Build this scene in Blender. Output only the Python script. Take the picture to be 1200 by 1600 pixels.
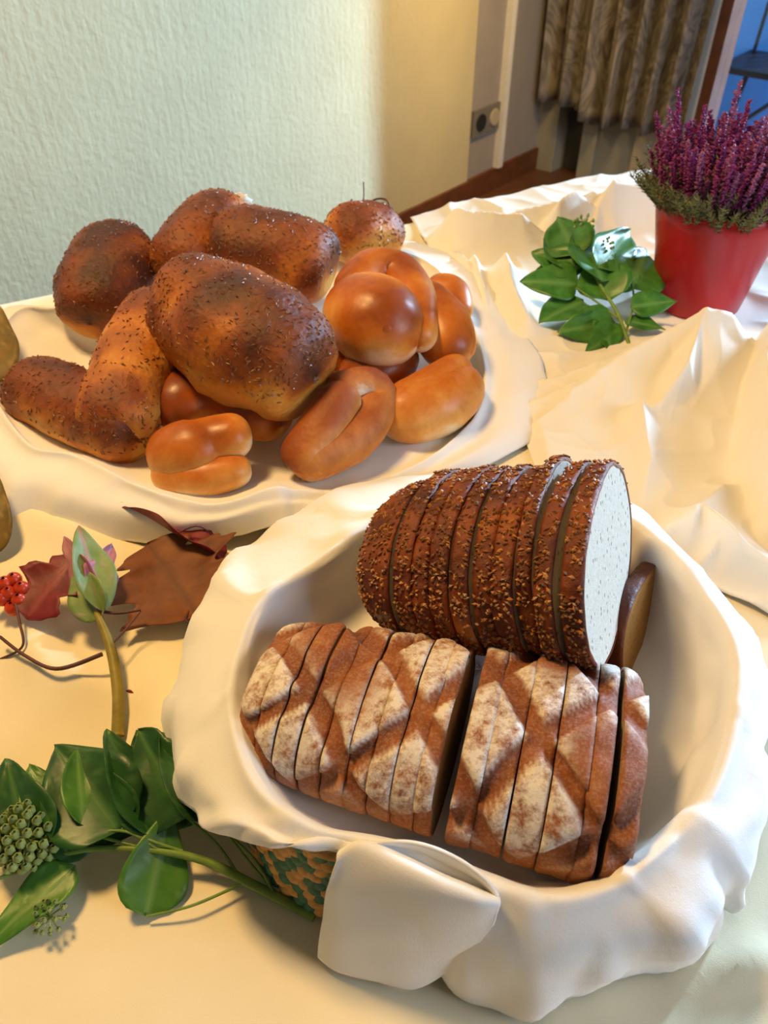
import bpy, math, random
import numpy as np
from mathutils import Vector, Matrix, noise as mnoise

scene = bpy.context.scene
col = scene.collection
for o in list(bpy.data.objects):
    bpy.data.objects.remove(o)

# ------------------------------------------------------------------ camera
F, TH, H, T = 1250.0, math.radians(42), 0.65, 0.75      # focal length (px), pitch, height over table, table height
CS, SN = math.cos(TH), math.sin(TH)
cam = bpy.data.cameras.new('camera')
cam.sensor_fit = 'VERTICAL'; cam.sensor_height = 24; cam.lens = 24*F/1600
cam.clip_start = .02
cam.dof.use_dof = True; cam.dof.focus_distance = .70; cam.dof.aperture_fstop = 6.5
camo = bpy.data.objects.new('camera', cam); col.objects.link(camo)
camo.location = (0, 0, T+H); camo.rotation_euler = (math.pi/2-TH, 0, 0)
scene.camera = camo

# ------------------------------------------------------------------ light
world = bpy.data.worlds.new('world'); scene.world = world; world.use_nodes = True
bg = world.node_tree.nodes['Background']
bg.inputs[0].default_value = (.70, .62, .52, 1); bg.inputs[1].default_value = .12
def area(name, loc, target, size, energy, color, size_y=None, spread=None):
    l = bpy.data.lights.new(name, 'AREA'); l.energy = energy; l.color = color
    l.size = size
    if size_y: l.shape = 'RECTANGLE'; l.size_y = size_y
    if spread: l.spread = spread
    o = bpy.data.objects.new(name, l); col.objects.link(o)
    o.location = loc
    o.rotation_euler = (Vector(target)-Vector(loc)).to_track_quat('-Z', 'Y').to_euler()
    return o
area('daylight_outside_glass_door', (5.0, 4.78, 2.2), (0, 1.4, .8), .18, 820, (.55, .78, 1.0), 1.2)
area('ceiling_lamp_light', (-.75, 1.05, 2.65), (-.05, .6, .75), .35, 34, (1, .62, .23))
area('added_warm_wall_fill', (.72, 3.0, 1.6), (.24, 3.46, .30), .25, 5.5, (1, .60, .17), spread=math.radians(100))  # added warm fill for the yellow wall zone, no known lamp there
area('added_blue_wall_fill', (1.75, 4.0, 2.75), (1.75, 4.6, .4), .5, 8, (.6, .8, 1.0))  # area light added to brighten the blue wall outside
area('window_daylight_behind_camera', (2.7, -.5, 1.95), (.2, .6, .8), 1.5, 50, (.72, .83, 1.0))
vs = scene.view_settings
vs.view_transform = 'Standard'; vs.look = 'None'; vs.gamma = 1; vs.use_curve_mapping = False
vs.exposure = .32

# ------------------------------------------------------------------ helpers
def ray(px, py):
    u = (px-600)/F; v = (800-py)/F
    return Vector((u, CS+SN*v, -SN+CS*v))
def P(px, py, z=0.0):                                    # pixel -> point at height z over the table top
    d = ray(px, py); t = (z-H)/d.z
    return Vector((d.x*t, d.y*t, T+z))
def Pv(px, py, org, nrm):                                # pixel -> point on a vertical plane
    d = ray(px, py); c = Vector((0, 0, T+H))
    t = (Vector(org)-c).dot(nrm)/d.dot(nrm)
    return c+d*t
def depth(p):
    return p[1]*CS-(p[2]-T-H)*SN
def px2m(n, p):
    return n*depth(p)/F
def nz(p, s=1.0, o=0.0):
    return mnoise.noise(Vector((p[0]*s+o, p[1]*s+o*1.7, p[2]*s-o)))
def sstep(a, b, x):
    t = min(1, max(0, (x-a)/(b-a))); return t*t*(3-2*t)
def lerp(a, b, t): return a+(b-a)*t

def root_loc(p):
    while p.parent: p = p.parent
    return p.location.copy()
def tag(o, label=None, cat=None, group=None, kind=None):
    if label: o['label'] = label
    if cat: o['category'] = cat
    if group: o['group'] = group
    if kind: o['kind'] = kind
    return o
def thing(name, label, cat, loc, group=None, kind=None):
    o = bpy.data.objects.new(name, None); col.objects.link(o)
    o.location = loc; o.empty_display_size = .02
    return tag(o, label, cat, group, kind)
def mesh(name, v, f, mat, parent=None, smooth=True, loc=None, attrs=None):
    """v in world coordinates"""
    v = np.asarray([tuple(p) for p in v], dtype=float)
    off = np.array(root_loc(parent)) if parent else np.array(loc if loc is not None else (0, 0, 0))
    me = bpy.data.meshes.new(name)
    me.from_pydata((v-off).tolist(), [], f)
    if smooth: me.polygons.foreach_set('use_smooth', [True]*len(me.polygons))
    if attrs:
        for k, a in attrs.items():
            at = me.attributes.new(k, 'FLOAT', 'POINT'); at.data.foreach_set('value', list(map(float, a)))
    mats = mat if isinstance(mat, list) else [mat]
    for m in mats: me.materials.append(m)
    me.update()
    o = bpy.data.objects.new(name, me); col.objects.link(o)
    if parent: o.parent = parent
    elif loc is not None: o.location = loc
    return o
def grid_faces(n, m, cu=False, cv=False, off=0):
    f = []
    for i in range(n if cu else n-1):
        for j in range(m if cv else m-1):
            a = i; b = (i+1) % n; c = j; d = (j+1) % m
            f.append((off+a*m+c, off+b*m+c, off+b*m+d, off+a*m+d))
    return f
class MB:
    def __init__(s): s.v = []; s.f = []; s.a = []
    def add(s, v, f, a=None):
        o = len(s.v); s.v += [Vector(p) for p in v]; s.f += [tuple(i+o for i in q) for q in f]
        s.a += list(a) if a is not None else [0]*len(v)
    def box(s, o, ex, ey, ez):                            # corner + three edge vectors
        o, ex, ey, ez = map(Vector, (o, ex, ey, ez))
        v = [o, o+ex, o+ex+ey, o+ey, o+ez, o+ex+ez, o+ex+ey+ez, o+ey+ez]
        s.add(v, [(0,3,2,1),(4,5,6,7),(0,1,5,4),(1,2,6,5),(2,3,7,6),(3,0,4,7)])
    def tube(s, pts, r, n=8, cap=True, flat=1.0):
        pts = [Vector(p) for p in pts]
        rr = r if isinstance(r, (list, tuple)) else [r]*len(pts)
        up = None; v = []
        for i, p in enumerate(pts):
            t = (pts[min(i+1, len(pts)-1)]-pts[max(i-1, 0)]).normalized()
            if up is None:
                up = Vector((0, 0, 1)) if abs(t.z) < .9 else Vector((1, 0, 0))
            x = t.cross(up).normalized(); y = x.cross(t).normalized(); up = y
            for k in range(n):
                a = 2*math.pi*k/n
                v.append(p+(x*math.cos(a)+y*math.sin(a)*flat)*rr[i])
        f = grid_faces(len(pts), n, False, True)
        if cap:
            v += [pts[0], pts[-1]]; L = len(v)
            for k in range(n):
                f.append((k, L-2, (k+1) % n)); b = (len(pts)-1)*n
                f.append((b+k, b+(k+1) % n, L-1))
        s.add(v, f)
    def build(s, name, mat, parent=None, smooth=True, attr=None, loc=None):
        return mesh(name, s.v, s.f, mat, parent, smooth, loc, {attr: s.a} if attr else None)
def cr(pts, n, closed=False):                             # Catmull-Rom through vectors / arrays
    P_ = [np.array(p, float) for p in pts]; k = len(P_); out = []
    segs = k if closed else k-1
    for q in range(n):
        t = q/n*segs if closed else q/(n-1)*segs
        i = min(int(t), segs-1); t -= i
        g = (lambda j: P_[j % k]) if closed else (lambda j: P_[min(max(j, 0), k-1)])
        a, b, c, d = g(i-1), g(i), g(i+1), g(i+2)
        out.append(.5*((2*b)+(c-a)*t+(2*a-5*b+4*c-d)*t*t+(3*b-a-3*c+d)*t**3))
    return out

# ------------------------------------------------------------------ materials
class M:
    def __init__(s, name):
        s.m = bpy.data.materials.new(name); s.m.use_nodes = True
        s.nt = s.m.node_tree; s.b = s.nt.nodes['Principled BSDF']
        s.b.inputs['Specular IOR Level'].default_value = .35
    def n(s, t, **kw):
        x = s.nt.nodes.new(t)
        for k, v in kw.items():
            if k in x.inputs: x.inputs[k].default_value = v
            else: setattr(x, k, v)
        return x
    def l(s, a, b): s.nt.links.new(a, b)
    def obj(s, scale=(1, 1, 1)):
        tc = s.n('ShaderNodeTexCoord'); mp = s.n('ShaderNodeMapping'); mp.inputs['Scale'].default_value = scale
        s.l(tc.outputs['Object'], mp.inputs[0]); return mp.outputs[0]
    def noise(s, scale, detail=4, co=None, rough=.55):
        x = s.n('ShaderNodeTexNoise', Scale=scale, Detail=detail, Roughness=rough)
        s.l(co if co is not None else s.obj(), x.inputs['Vector']); return x.outputs['Fac']
    def vor(s, scale, co=None, out='Distance', feature='F1'):
        x = s.n('ShaderNodeTexVoronoi', Scale=scale); x.feature = feature
        s.l(co if co is not None else s.obj(), x.inputs['Vector']); return x.outputs[out]
    def ramp(s, fac, stops):
        r = s.n('ShaderNodeValToRGB'); s.l(fac, r.inputs[0]); e = r.color_ramp.elements
        while len(e) < len(stops): e.new(.5)
        for q, (p, c) in zip(e, stops):
            q.position = p; q.color = (*c, 1) if len(c) == 3 else c
        return r.outputs[0]
    def mix(s, fac, a, b):
        x = s.n('ShaderNodeMix'); x.data_type = 'RGBA'
        for i, q in ((0, fac), (6, a), (7, b)):
            if isinstance(q, (int, float)): x.inputs[i].default_value = q
            elif isinstance(q, tuple): x.inputs[i].default_value = (*q, 1)
            else: s.l(q, x.inputs[i])
        return x.outputs[2]
    def math(s, op, a, b=0.0):
        x = s.n('ShaderNodeMath', operation=op)
        for i, q in ((0, a), (1, b)):
            if isinstance(q, (int, float)): x.inputs[i].default_value = q
            else: s.l(q, x.inputs[i])
        return x.outputs[0]
    def attr(s, name):
        x = s.n('ShaderNodeAttribute', attribute_name=name); return x.outputs['Fac']
    def bump(s, h, strength=.3, dist=.002):
        x = s.n('ShaderNodeBump', Strength=strength, Distance=dist); s.l(h, x.inputs['Height'])
        s.l(x.outputs[0], s.b.inputs['Normal']); return s
    def col(s, c):
        if isinstance(c, tuple): s.b.inputs['Base Color'].default_value = (*c, 1)
        else: s.l(c, s.b.inputs['Base Color'])
        return s
    def rough(s, r):
        if isinstance(r, (int, float)): s.b.inputs['Roughness'].default_value = r
        else: s.l(r, s.b.inputs['Roughness'])
        return s
def simple(name, c, rough=.6, var=.12, scale=30, bump=0, metal=0):
    m = M(name); f = m.noise(scale, 5)
    m.col(m.ramp(f, [(.3, tuple(x*(1-var) for x in c)), (.7, tuple(min(1, x*(1+var)) for x in c))])).rough(rough)
    if bump: m.bump(f, bump, .003)
    m.b.inputs['Metallic'].default_value = metal
    return m.m

def cloth_mat(name, c, weave=900):
    m = M(name); co = m.obj()
    h = m.math('ADD', m.noise(900, 2, co), m.math('MULTIPLY', m.noise(45, 4, co), 2.0))
    m.col(m.ramp(m.noise(14, 3, co), [(.3, tuple(x*.96 for x in c)), (.7, c)])).rough(.85)
    m.b.inputs['Sheen Weight'].default_value = .15
    m.bump(h, .16, .0012); return m.m
MAT = {}
MAT['cloth'] = cloth_mat('white_napkin_cotton', (.85, .84, .82))
MAT['tablecloth'] = cloth_mat('cream_table_linen', (.87, .77, .53))
MAT['gather'] = cloth_mat('white_table_linen', (.86, .82, .73))

def crust_mat(name, stops, bump=.5, rough=.42, sc=260, speck=None):
    m = M(name); co = m.obj()
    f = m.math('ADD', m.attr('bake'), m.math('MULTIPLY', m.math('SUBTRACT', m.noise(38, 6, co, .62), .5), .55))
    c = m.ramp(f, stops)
    if speck:
        v = m.vor(sc*.8, co); c = m.mix(m.ramp(v, [(.12, (1, 1, 1)), (.32, (0, 0, 0))]), c, speck)
    m.col(c)
    h = m.math('ADD', m.noise(sc, 6, co, .7), m.math('MULTIPLY', m.vor(sc*.6, co), .8))
    m.bump(h, bump, .002)
    m.rough(m.math('ADD', rough-.12, m.math('MULTIPLY', m.noise(80, 3, co), .3)))
    return m.m
MAT['roll'] = crust_mat('golden_roll_crust', [(.05, (.70, .42, .15)), (.28, (.58, .21, .030)), (.55, (.38, .09, .010)), (.9, (.16, .032, .006))], .12, .33, 120)
MAT['pale_roll'] = crust_mat('pale_knot_crust', [(.0, (.80, .60, .34)), (.22, (.68, .32, .07)), (.5, (.50, .14, .016)), (.8, (.26, .055, .008))], .12, .33, 120)
MAT['seeded'] = crust_mat('seeded_roll_crust', [(.05, (.66, .33, .06)), (.28, (.50, .16, .016)), (.5, (.24, .055, .008)), (.85, (.06, .014, .005))], .55, .40, 230)
MAT['floury_roll'] = crust_mat('dusted_roll_crust', [(.02, (.80, .68, .52)), (.2, (.55, .22, .05)), (.5, (.32, .08, .015)), (.9, (.17, .035, .008))], .3, .5, 300)
MAT['dark_crust'] = crust_mat('dark_loaf_crust', [(.1, (.48, .17, .025)), (.34, (.27, .058, .008)), (.6, (.13, .024, .005)), (.9, (.05, .010, .003))], .9, .36, 150)
def rye_mat():
    m = M('floured_rye_crust'); co = m.obj()
    base = m.ramp(m.math('ADD', m.attr('bake'), m.math('MULTIPLY', m.math('SUBTRACT', m.noise(45, 6, co, .65), .5), .7)),
                  [(.05, (.46, .19, .055)), (.4, (.29, .082, .018)), (.75, (.17, .040, .010)), (1, (.09, .022, .008))])
    fl = m.math('MULTIPLY', m.attr('flour'), m.ramp(m.noise(70, 8, co, .75), [(.38, (0, 0, 0)), (.56, (1, 1, 1))]))
    dust = m.math('MULTIPLY', m.ramp(m.noise(420, 4, co, .7), [(.45, (0, 0, 0)), (.7, (1, 1, 1))]), .17)
    m.col(m.mix(m.math('MINIMUM', m.math('ADD', m.math('MULTIPLY', fl, .88), dust), .93), base, (.82, .76, .66)))
    m.bump(m.math('ADD', m.noise(160, 7, co, .7), m.vor(60, co)), .5, .002).rough(.62); return m.m
MAT['rye'] = rye_mat()
def crumb_mat(name, c, dark, sc):
    m = M(name); co = m.obj()
    h = m.noise(sc, 6, co, .7)
    v = m.vor(sc*.55, co)
    pit = m.ramp(v, [(.10, (1, 1, 1)), (.26, (0, 0, 0))])
    cc = m.ramp(h, [(.3, tuple(x*.82 for x in c)), (.65, c)])
    m.col(m.mix(m.math('MULTIPLY', pit, .7), cc, dark)).rough(.9)
    m.bump(m.math('SUBTRACT', h, m.math('MULTIPLY', pit, .8)), .6, .002); return m.m
MAT['crumb'] = crumb_mat('pale_seeded_crumb', (.66, .60, .50), (.20, .13, .07), 210)
MAT['rye_crumb'] = crumb_mat('rye_crumb', (.46, .33, .20), (.22, .13, .07), 300)
MAT['tan_crumb'] = crumb_mat('tan_crumb', (.40, .21, .055), (.20, .09, .03), 300)
MAT['seed'] = simple('toasted_seed', (.20, .075, .022), .4, .45, 160)
MAT['seed_light'] = simple('pale_oat_flake', (.42, .18, .045), .45, .4, 160)
MAT['pot'] = simple('red_glazed_pot', (.38, .008, .014), .30, .08, 8)
MAT['soil'] = simple('soil', (.05, .032, .02), .95, .4, 150, .6)
MAT['wood_frame'] = simple('brown_wood', (.13, .045, .018), .45, .25, 18)
MAT['tan'] = simple('tan_wicker', (.58, .31, .09), .55, .25, 140, .3)
MAT['green_wicker'] = simple('green_wicker', (.035, .15, .085), .5, .25, 140, .3)
MAT['black_metal'] = simple('black_metal', (.012, .012, .015), .4, .2, 30, 0, .6)
MAT['grey_plate'] = simple('grey_plastic', (.16, .15, .13), .5, .08, 30)
MAT['black_plastic'] = simple('black_plastic', (.02, .02, .02), .45, .1, 30)
MAT['white_paint'] = simple('white_paint', (.70, .70, .66), .5, .05, 12)
MAT['strip_paint'] = simple('pale_grey_paint', (.30, .28, .26), .6, .05, 12)
MAT['grey_paint'] = simple('grey_green_paint', (.30, .30, .25), .55, .08, 12)
MAT['beige_paint'] = simple('beige_paint', (.42, .37, .28), .55, .08, 12)
MAT['dark_fill'] = simple('dark_grey_fill', (.045, .045, .045), .6, .15, 12)  # shade of the gap between the posts as colour; also backs the wicker
MAT['blue_wall'] = simple('blue_render', (.08, .33, .80), .6, .15, 4)
MAT['terrace'] = simple('terrace_slab', (.30, .27, .32), .6, .2, 8)
def leaf_mat(name, c1, c2, vein, rough=.38):
    m = M(name); co = m.obj()
    c = m.ramp(m.noise(40, 4, co), [(.3, c1), (.7, c2)])
    vf = m.attr('vein')
    m.col(m.mix(m.math('MULTIPLY', vf, .75), c, vein)).rough(rough)
    m.b.inputs['Subsurface Weight'].default_value = 0
    m.bump(m.math('ADD', m.noise(90, 3, co), vf), .3, .001); return m.m
MAT['ivy'] = leaf_mat('dark_ivy_leaf', (.012, .052, .010), (.030, .115, .022), (.09, .20, .05))
MAT['ivy_light'] = leaf_mat('mid_green_leaf', (.045, .14, .015), (.085, .22, .025), (.16, .30, .07))
MAT['ivy_back'] = leaf_mat('fresh_ivy_leaf', (.030, .125, .018), (.075, .235, .035), (.14, .30, .08))
MAT['brown_leaf'] = leaf_mat('dry_brown_leaf', (.12, .032, .006), (.21, .062, .010), (.10, .03, .01), .6)
MAT['red_leaf'] = leaf_mat('dark_red_leaf', (.11, .008, .010), (.22, .018, .020), (.28, .05, .05), .5)
MAT['green_pink'] = leaf_mat('green_pink_leaf', (.13, .22, .05), (.25, .33, .13), (.45, .22, .28), .5)
MAT['pink_leaf'] = leaf_mat('mauve_leaf', (.34, .10, .16), (.45, .20, .26), (.50, .25, .30), .5)
MAT['olive_leaf'] = leaf_mat('ochre_leaf', (.10, .065, .008), (.20, .11, .012), (.36, .24, .05), .55)
MAT['stem_green'] = simple('green_stem', (.16, .26, .045), .5, .25, 60)
MAT['stem_brown'] = simple('brown_stem', (.10, .035, .03), .55, .3, 60)
MAT['stalk'] = simple('ochre_stalk', (.26, .20, .03), .5, .3, 60)
MAT['bud'] = simple('green_bud', (.34, .42, .13), .55, .3, 200)
MAT['berry'] = simple('orange_red_berry', (.55, .05, .012), .3, .25, 60)
MAT['heather'] = simple('purple_heather', (.20, .022, .13), .7, .45, 220)
MAT['heather_pale'] = simple('mauve_heather', (.28, .085, .20), .7, .4, 220)
MAT['heather_green'] = simple('heather_foliage', (.16, .17, .07), .75, .45, 160)

# ------------------------------------------------------------------ room
AZ = math.radians(40)
WD = Vector((math.sin(AZ), math.cos(AZ), 0))              # along the left wall, away from the camera
WN = Vector((math.cos(AZ), -math.sin(AZ), 0))             # its room side
d = ray(727, 318); t = -(T+H)/d.z; W0 = Vector((d.x*t, d.y*t, 0))
def Wp(px, py, off=0):                                    # pixel -> (distance along wall, height)
    p = Pv(px, py, W0+WN*off, WN); return (p-W0).dot(WD), p.z
def wall_mat():
    m = M('cream_plaster'); co = m.obj()
    st = m.obj((60, 60, 9))
    h = m.math('ADD', m.math('MULTIPLY', m.noise(1, 5, st), .8), m.noise(55, 5, co))
    m.col(m.ramp(m.noise(6, 3, co), [(.3, (.50, .46, .29)), (.7, (.54, .50, .32))])).rough(.85)
    m.bump(h, .42, .008); return m.m
MAT['wall'] = wall_mat()
def floor_mat():
    m = M('brown_floor'); co = m.obj((3, 14, 1))
    m.col(m.ramp(m.noise(2, 6, co), [(.3, (.075, .032, .018)), (.7, (.14, .065, .035))])).rough(.45); return m.m
b = MB(); b.box((-5, -3, -.1), (12, 0, 0), (0, 12, 0), (0, 0, .1))
tag(b.build('floor', floor_mat(), smooth=False), 'dark brown floor beyond the table', 'floor', kind='structure')
b = MB(); b.box(W0-WD*6.0, WD*6.0, -WN*.2, Vector((0, 0, 2.7)))
tag(b.build('wall_left', MAT['wall'], smooth=False), 'cream rough plastered wall behind the rolls', 'wall', kind='structure')
CT = .62                                                  # the wall goes on, set back a little, to the corner
b = MB(); b.box(W0-WN*.012, WD*CT, -WN*.19, Vector((0, 0, 2.7)))
tag(b.build('wall_corner', MAT['strip_paint'], smooth=False), 'pale grey wall strip with the socket beside the corner', 'wall', kind='structure')
b = MB(); b.box(W0-WN*.012, WD*CT, WN*.014, Vector((0, 0, .012))+Vector((0, 0, 0)))
b.box(W0+Vector((0, 0, .0))-WN*.012, WD*CT, WN*.016, Vector((0, 0, .10)))
b.box(W0-WD*5, WD*5, WN*.014, Vector((0, 0, .10)))
tag(b.build('baseboard_left', MAT['wood_frame'], smooth=False), 'dark baseboard along the left wall', 'baseboard', kind='structure')
# narrow upright strip on the wall strip
x0, _ = Wp(788, 100); b = MB(); b.box(W0+WD*x0-WN*.012+Vector((0, 0, .1)), WD*.035, WN*.03, Vector((0, 0, 2.6)))
tag(b.build('trim_1', MAT['white_paint'], smooth=False), 'white upright trim strip beside the socket', 'trim', kind='structure')
# socket plate
x0, z1 = Wp(741, 172); x1, z0 = Wp(782, 190)
zc = Wp(760, 188)[1]
pl = W0-WN*.012
so = thing('wall_socket', 'grey double socket plate on the pale wall strip', 'socket', tuple(pl+WD*x0+Vector((0, 0, zc-.05))))
b = MB(); b.box(pl+WD*x0+Vector((0, 0, zc-.055)), WD*(x1-x0), WN*.012, Vector((0, 0, .11)))
b.build('plate', MAT['grey_plate'], so, False)
for k, mm in ((.27, 'black_plastic'), (.75, 'beige_paint')):
    b = MB(); c = pl+WD*lerp(x0, x1, k)+Vector((0, 0, zc))
    b.tube([c+WN*.010, c+WN*.018], [.036, .034], 20); b.build('socket_insert' if k < .5 else 'switch_rocker', MAT[mm], so, False)
# window wall, at right angles to the left wall
C0 = W0+WD*CT
VD = Vector((math.cos(AZ), -math.sin(AZ), 0)); VN = -WD   # along it to the right; room side
def Vp(px, py, off=0):
    p = Pv(px, py, C0+VN*off, VN); return (p-C0).dot(VD), p.z
def vbox(name, t0, t1, z0, z1, d0, d1, mat, label=None, cat=None, kind='structure', parent=None):
    b = MB(); b.box(C0+VD*t0+VN*d0+Vector((0, 0, z0)), VD*(t1-t0), VN*(d1-d0), Vector((0, 0, z1-z0)))
    o = b.build(name, MAT[mat], parent, False)
    return tag(o, label, cat, kind=kind) if label else o
tp = {x: Vp(x, 120)[0] for x in (832, 868, 905, 928, 985, 1040, 1088, 1103, 1121)}
lo = {x: Vp(x, 240)[0] for x in (832, 868, 905, 928, 985, 1040)}
vbox('wall_window', 0, tp[1088], 0, 2.7, -.25, -.12, 'beige_paint', 'dim beige wall behind the hanging curtain', 'wall')
vbox('trim_2', lo[832], lo[868], 0, 2.7, -.12, .02, 'grey_paint', 'grey green upright post at the corner', 'post')
vbox('gap_shade', lo[868], lo[905], 0, 2.7, -.12, -.09, 'dark_fill', 'near-black strip for the shade in the gap between two grey posts', 'trim')  # solid strip, the shade inside the gap put into its colour
vbox('trim_4', lo[905], lo[928], 0, 2.7, -.12, .0, 'grey_paint', 'slim grey green post beneath the curtain', 'post')
vbox('trim_5', lo[928], lo[985], 0, .9, -.12, -.03, 'grey_paint', 'dull grey green panel below the curtain hem', 'panel')
vbox('trim_6', lo[985], lo[1040]+.1, 0, .9, -.12, -.02, 'beige_paint', 'beige panel beside the heather, below the curtain', 'panel')
# glass door: white post, brown frame, pane
df = thing('door_1', 'brown framed glass door showing blue outside', 'door', tuple(C0+VD*tp[1103]), kind='structure')
vbox('trim_7', tp[1088], tp[1103], 0, 2.7, -.12, .03, 'white_paint', 'narrow white post beside the brown door frame', 'post')
DW = 2.3
vbox('jamb', tp[1103], tp[1121], 0, 2.6, -.12, .02, 'wood_frame', parent=df)
vbox('jamb', tp[1121]+DW, tp[1121]+DW+.1, 0, 2.6, -.12, .02, 'wood_frame', parent=df)
vbox('head', tp[1121], tp[1121]+DW, 2.5, 2.6, -.12, .02, 'wood_frame', parent=df)
vbox('threshold', tp[1121], tp[1121]+DW, 0, .05, -.12, .02, 'wood_frame', parent=df)
g = M('window_glass'); nt = g.nt; nt.nodes.remove(g.b)
tr = g.n('ShaderNodeBsdfTransparent'); gl = g.n('ShaderNodeBsdfGlossy', Roughness=.02); mx = g.n('ShaderNodeMixShader'); mx.inputs[0].default_value = .06
tr.inputs[0].default_value = (.93, .96, 1, 1)
g.l(tr.outputs[0], mx.inputs[1]); g.l(gl.outputs[0], mx.inputs[2]); g.l(mx.outputs[0], nt.nodes['Material Output'].inputs[0])
MAT['glass'] = g.m
vbox('pane', tp[1121], tp[1121]+DW, .05, 2.5, -.06, -.052, 'glass', parent=df)
# outside: terrace, blue wall, chair
b = MB(); b.box(C0+VD*(tp[1121]-1.5)-VN*.25+Vector((0, 0, .0)), VD*6, -VN*4, Vector((0, 0, .02)))
tag(b.build('floor_terrace', MAT['terrace'], smooth=False), 'mauve grey terrace floor outside the glass door', 'terrace', kind='structure')
b = MB(); b.box(C0+VD*(tp[1121]-1.5)-VN*1.0+Vector((0, 0, 0.02)), VD*1.6, -VN*.15, Vector((0, 0, 3)))
tag(b.build('wall_outside', MAT['blue_wall'], smooth=False), 'blue wall outside beyond the glass door', 'wall', kind='structure')
cp = Pv(1200, 150, C0-VN*.62, VN); cz = Vector((cp.x, cp.y, .02))
ch = thing('garden_chair', 'black metal garden chair outside the glass door', 'chair', tuple(cz))
for (a_, b_) in ((-.2, -.2), (.2, -.2), (-.2, .2), (.2, .2)):
    b = MB(); b.tube([cz+VD*a_*1.25+VN*b_*1.25, cz+VD*a_*.8+VN*b_*.8+Vector((0, 0, .44))], .013); b.build('leg', MAT['black_metal'], ch)
b = MB(); b.tube([cz+VD*-.25-VN*.25+Vector((0, 0, .04)), cz+VD*.16+VN*.16+Vector((0, 0, .42))], .011); b.build('brace', MAT['black_metal'], ch)
b = MB(); b.box(cz-VD*.2-VN*.2+Vector((0, 0, .43)), VD*.4, VN*.4, Vector((0, 0, .025))); b.build('seat', MAT['black_metal'], ch, False)
b = MB()
for k in range(5): b.tube([cz-VN*.19+VD*(-.18+.09*k)+Vector((0, 0, .45)), cz-VN*.24+VD*(-.18+.09*k)+Vector((0, 0, .88))], .009)
b.tube([cz-VN*.24-VD*.2+Vector((0, 0, .88)), cz-VN*.24+VD*.2+Vector((0, 0, .88))], .014); b.build('backrest', MAT['black_metal'], ch)
# curtain with a stepped hem
def curtain_mat():
    m = M('patterned_curtain'); co = m.obj((1, 1, .6))
    w = m.n('ShaderNodeTexNoise', Scale=5, Detail=3, Distortion=3.0); m.l(co, w.inputs['Vector'])
    m.col(m.ramp(w.outputs['Fac'], [(.36, (.10, .085, .07)), (.47, (.26, .23, .19)), (.54, (.13, .115, .095)), (.66, (.30, .27, .235))])).rough(.8)
    return m.m
MAT['curtain'] = curtain_mat()
t0 = Vp(858, 100, .06)[0]; t1 = Vp(1098, 100, .06)[0]
hz = [(0, Vp(868, 158, .06)[1]), (.18, Vp(890, 160, .06)[1]), (.24, Vp(925, 178, .06)[1]), (.42, Vp(945, 200, .06)[1]), (.6, Vp(970, 190, .06)[1]), (.75, Vp(1010, 205, .06)[1]), (1, Vp(1085, 215, .06)[1])]
n, mm = 150, 40; vv = []
for i in range(n):
    u = i/(n-1)
    zb = np.interp(u, [h[0] for h in hz], [h[1] for h in hz])
    for j in range(mm):
        w = j/(mm-1); z = lerp(2.55, zb, w)
        dd = .055+.045*math.sin(u*44+1.2*math.sin(w*2+u*5))+.015*math.sin(u*97+w*3)
        p = C0+VD*lerp(t0, t1, u)+VN*(dd+.03); vv.append((p.x, p.y, z))
o = mesh('curtain', vv, grid_faces(n, mm), MAT['curtain'], loc=tuple(C0+VD*t0))
tag(o, 'grey beige patterned curtain with short hem by the glass door', 'curtain')
sm = o.modifiers.new('thick', 'SOLIDIFY'); sm.thickness = .003

# ------------------------------------------------------------------ table
E1 = P(60, 470); E2 = P(1010, 280)                        # back edge
TD = (E2-E1).normalized(); TN = Vector((TD.y, -TD.x, 0))  # along, towards the camera side
BL = E1-TD*.35; LEN, DEP = 2.1, 1.5
tb = thing('dining_table', 'table under the white cloths', 'table', (BL.x, BL.y, 0))
b = MB(); b.box(BL+Vector((0, 0, -.034)), TD*LEN, TN*DEP, Vector((0, 0, .03))); b.build('tabletop', MAT['wood_frame'], tb, False)
for a_ in (.08, LEN-.14):
    for c_ in (.08, DEP-.14):
        q = BL+TD*a_+TN*c_; b = MB(); b.box((q.x, q.y, 0), TD*.06, TN*.06, Vector((0, 0, T-.034))); b.build('leg', MAT['wood_frame'], tb, False)
# tablecloth: the top with soft creases, skirts down the sides
def seg_d(p, a, b):
    ab = b-a; t_ = max(0, min(1, (p-a).dot(ab)/max(ab.length_squared, 1e-9))); return (p-(a+ab*t_)).length, t_
class Ridge:
    def __init__(s, pts, w, sharp=1.4, w2=None):
        sharp = max(1.0, sharp-.12)          # pts: (px, py, height); w left, w2 right of travel
        s.p = [(P(x, y, h).xy, h) for x, y, h in pts]; s.w = w; s.w2 = w2 or w; s.k = sharp
    def __call__(s, q):
        best = 0
        for (a, ha), (b_, hb) in zip(s.p, s.p[1:]):
            d_, t_ = seg_d(q, a, b_); ab = b_-a
            side = ab.x*(q.y-a.y)-ab.y*(q.x-a.x)
            w = s.w if side > 0 else s.w2
            best = max(best, lerp(ha, hb, t_)*math.exp(-(d_/w)**s.k))
        return best
soft = [Ridge([(0, 1010, .006), (120, 1060, .012), (220, 1100, .004)], .025),
        Ridge([(20, 900, .004), (60, 1000, .010), (60, 1110, .004)], .02),
        Ridge([(190, 960, .003), (250, 1060, .012), (260, 1150, .008)], .022),
        Ridge([(0, 780, .01), (110, 830, .016), (220, 900, .006)], .03),
        Ridge([(330, 870, .01), (420, 900, .012)], .02),
        Ridge([(1060, 1530, .004), (1200, 1500, .012)], .012)]
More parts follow.
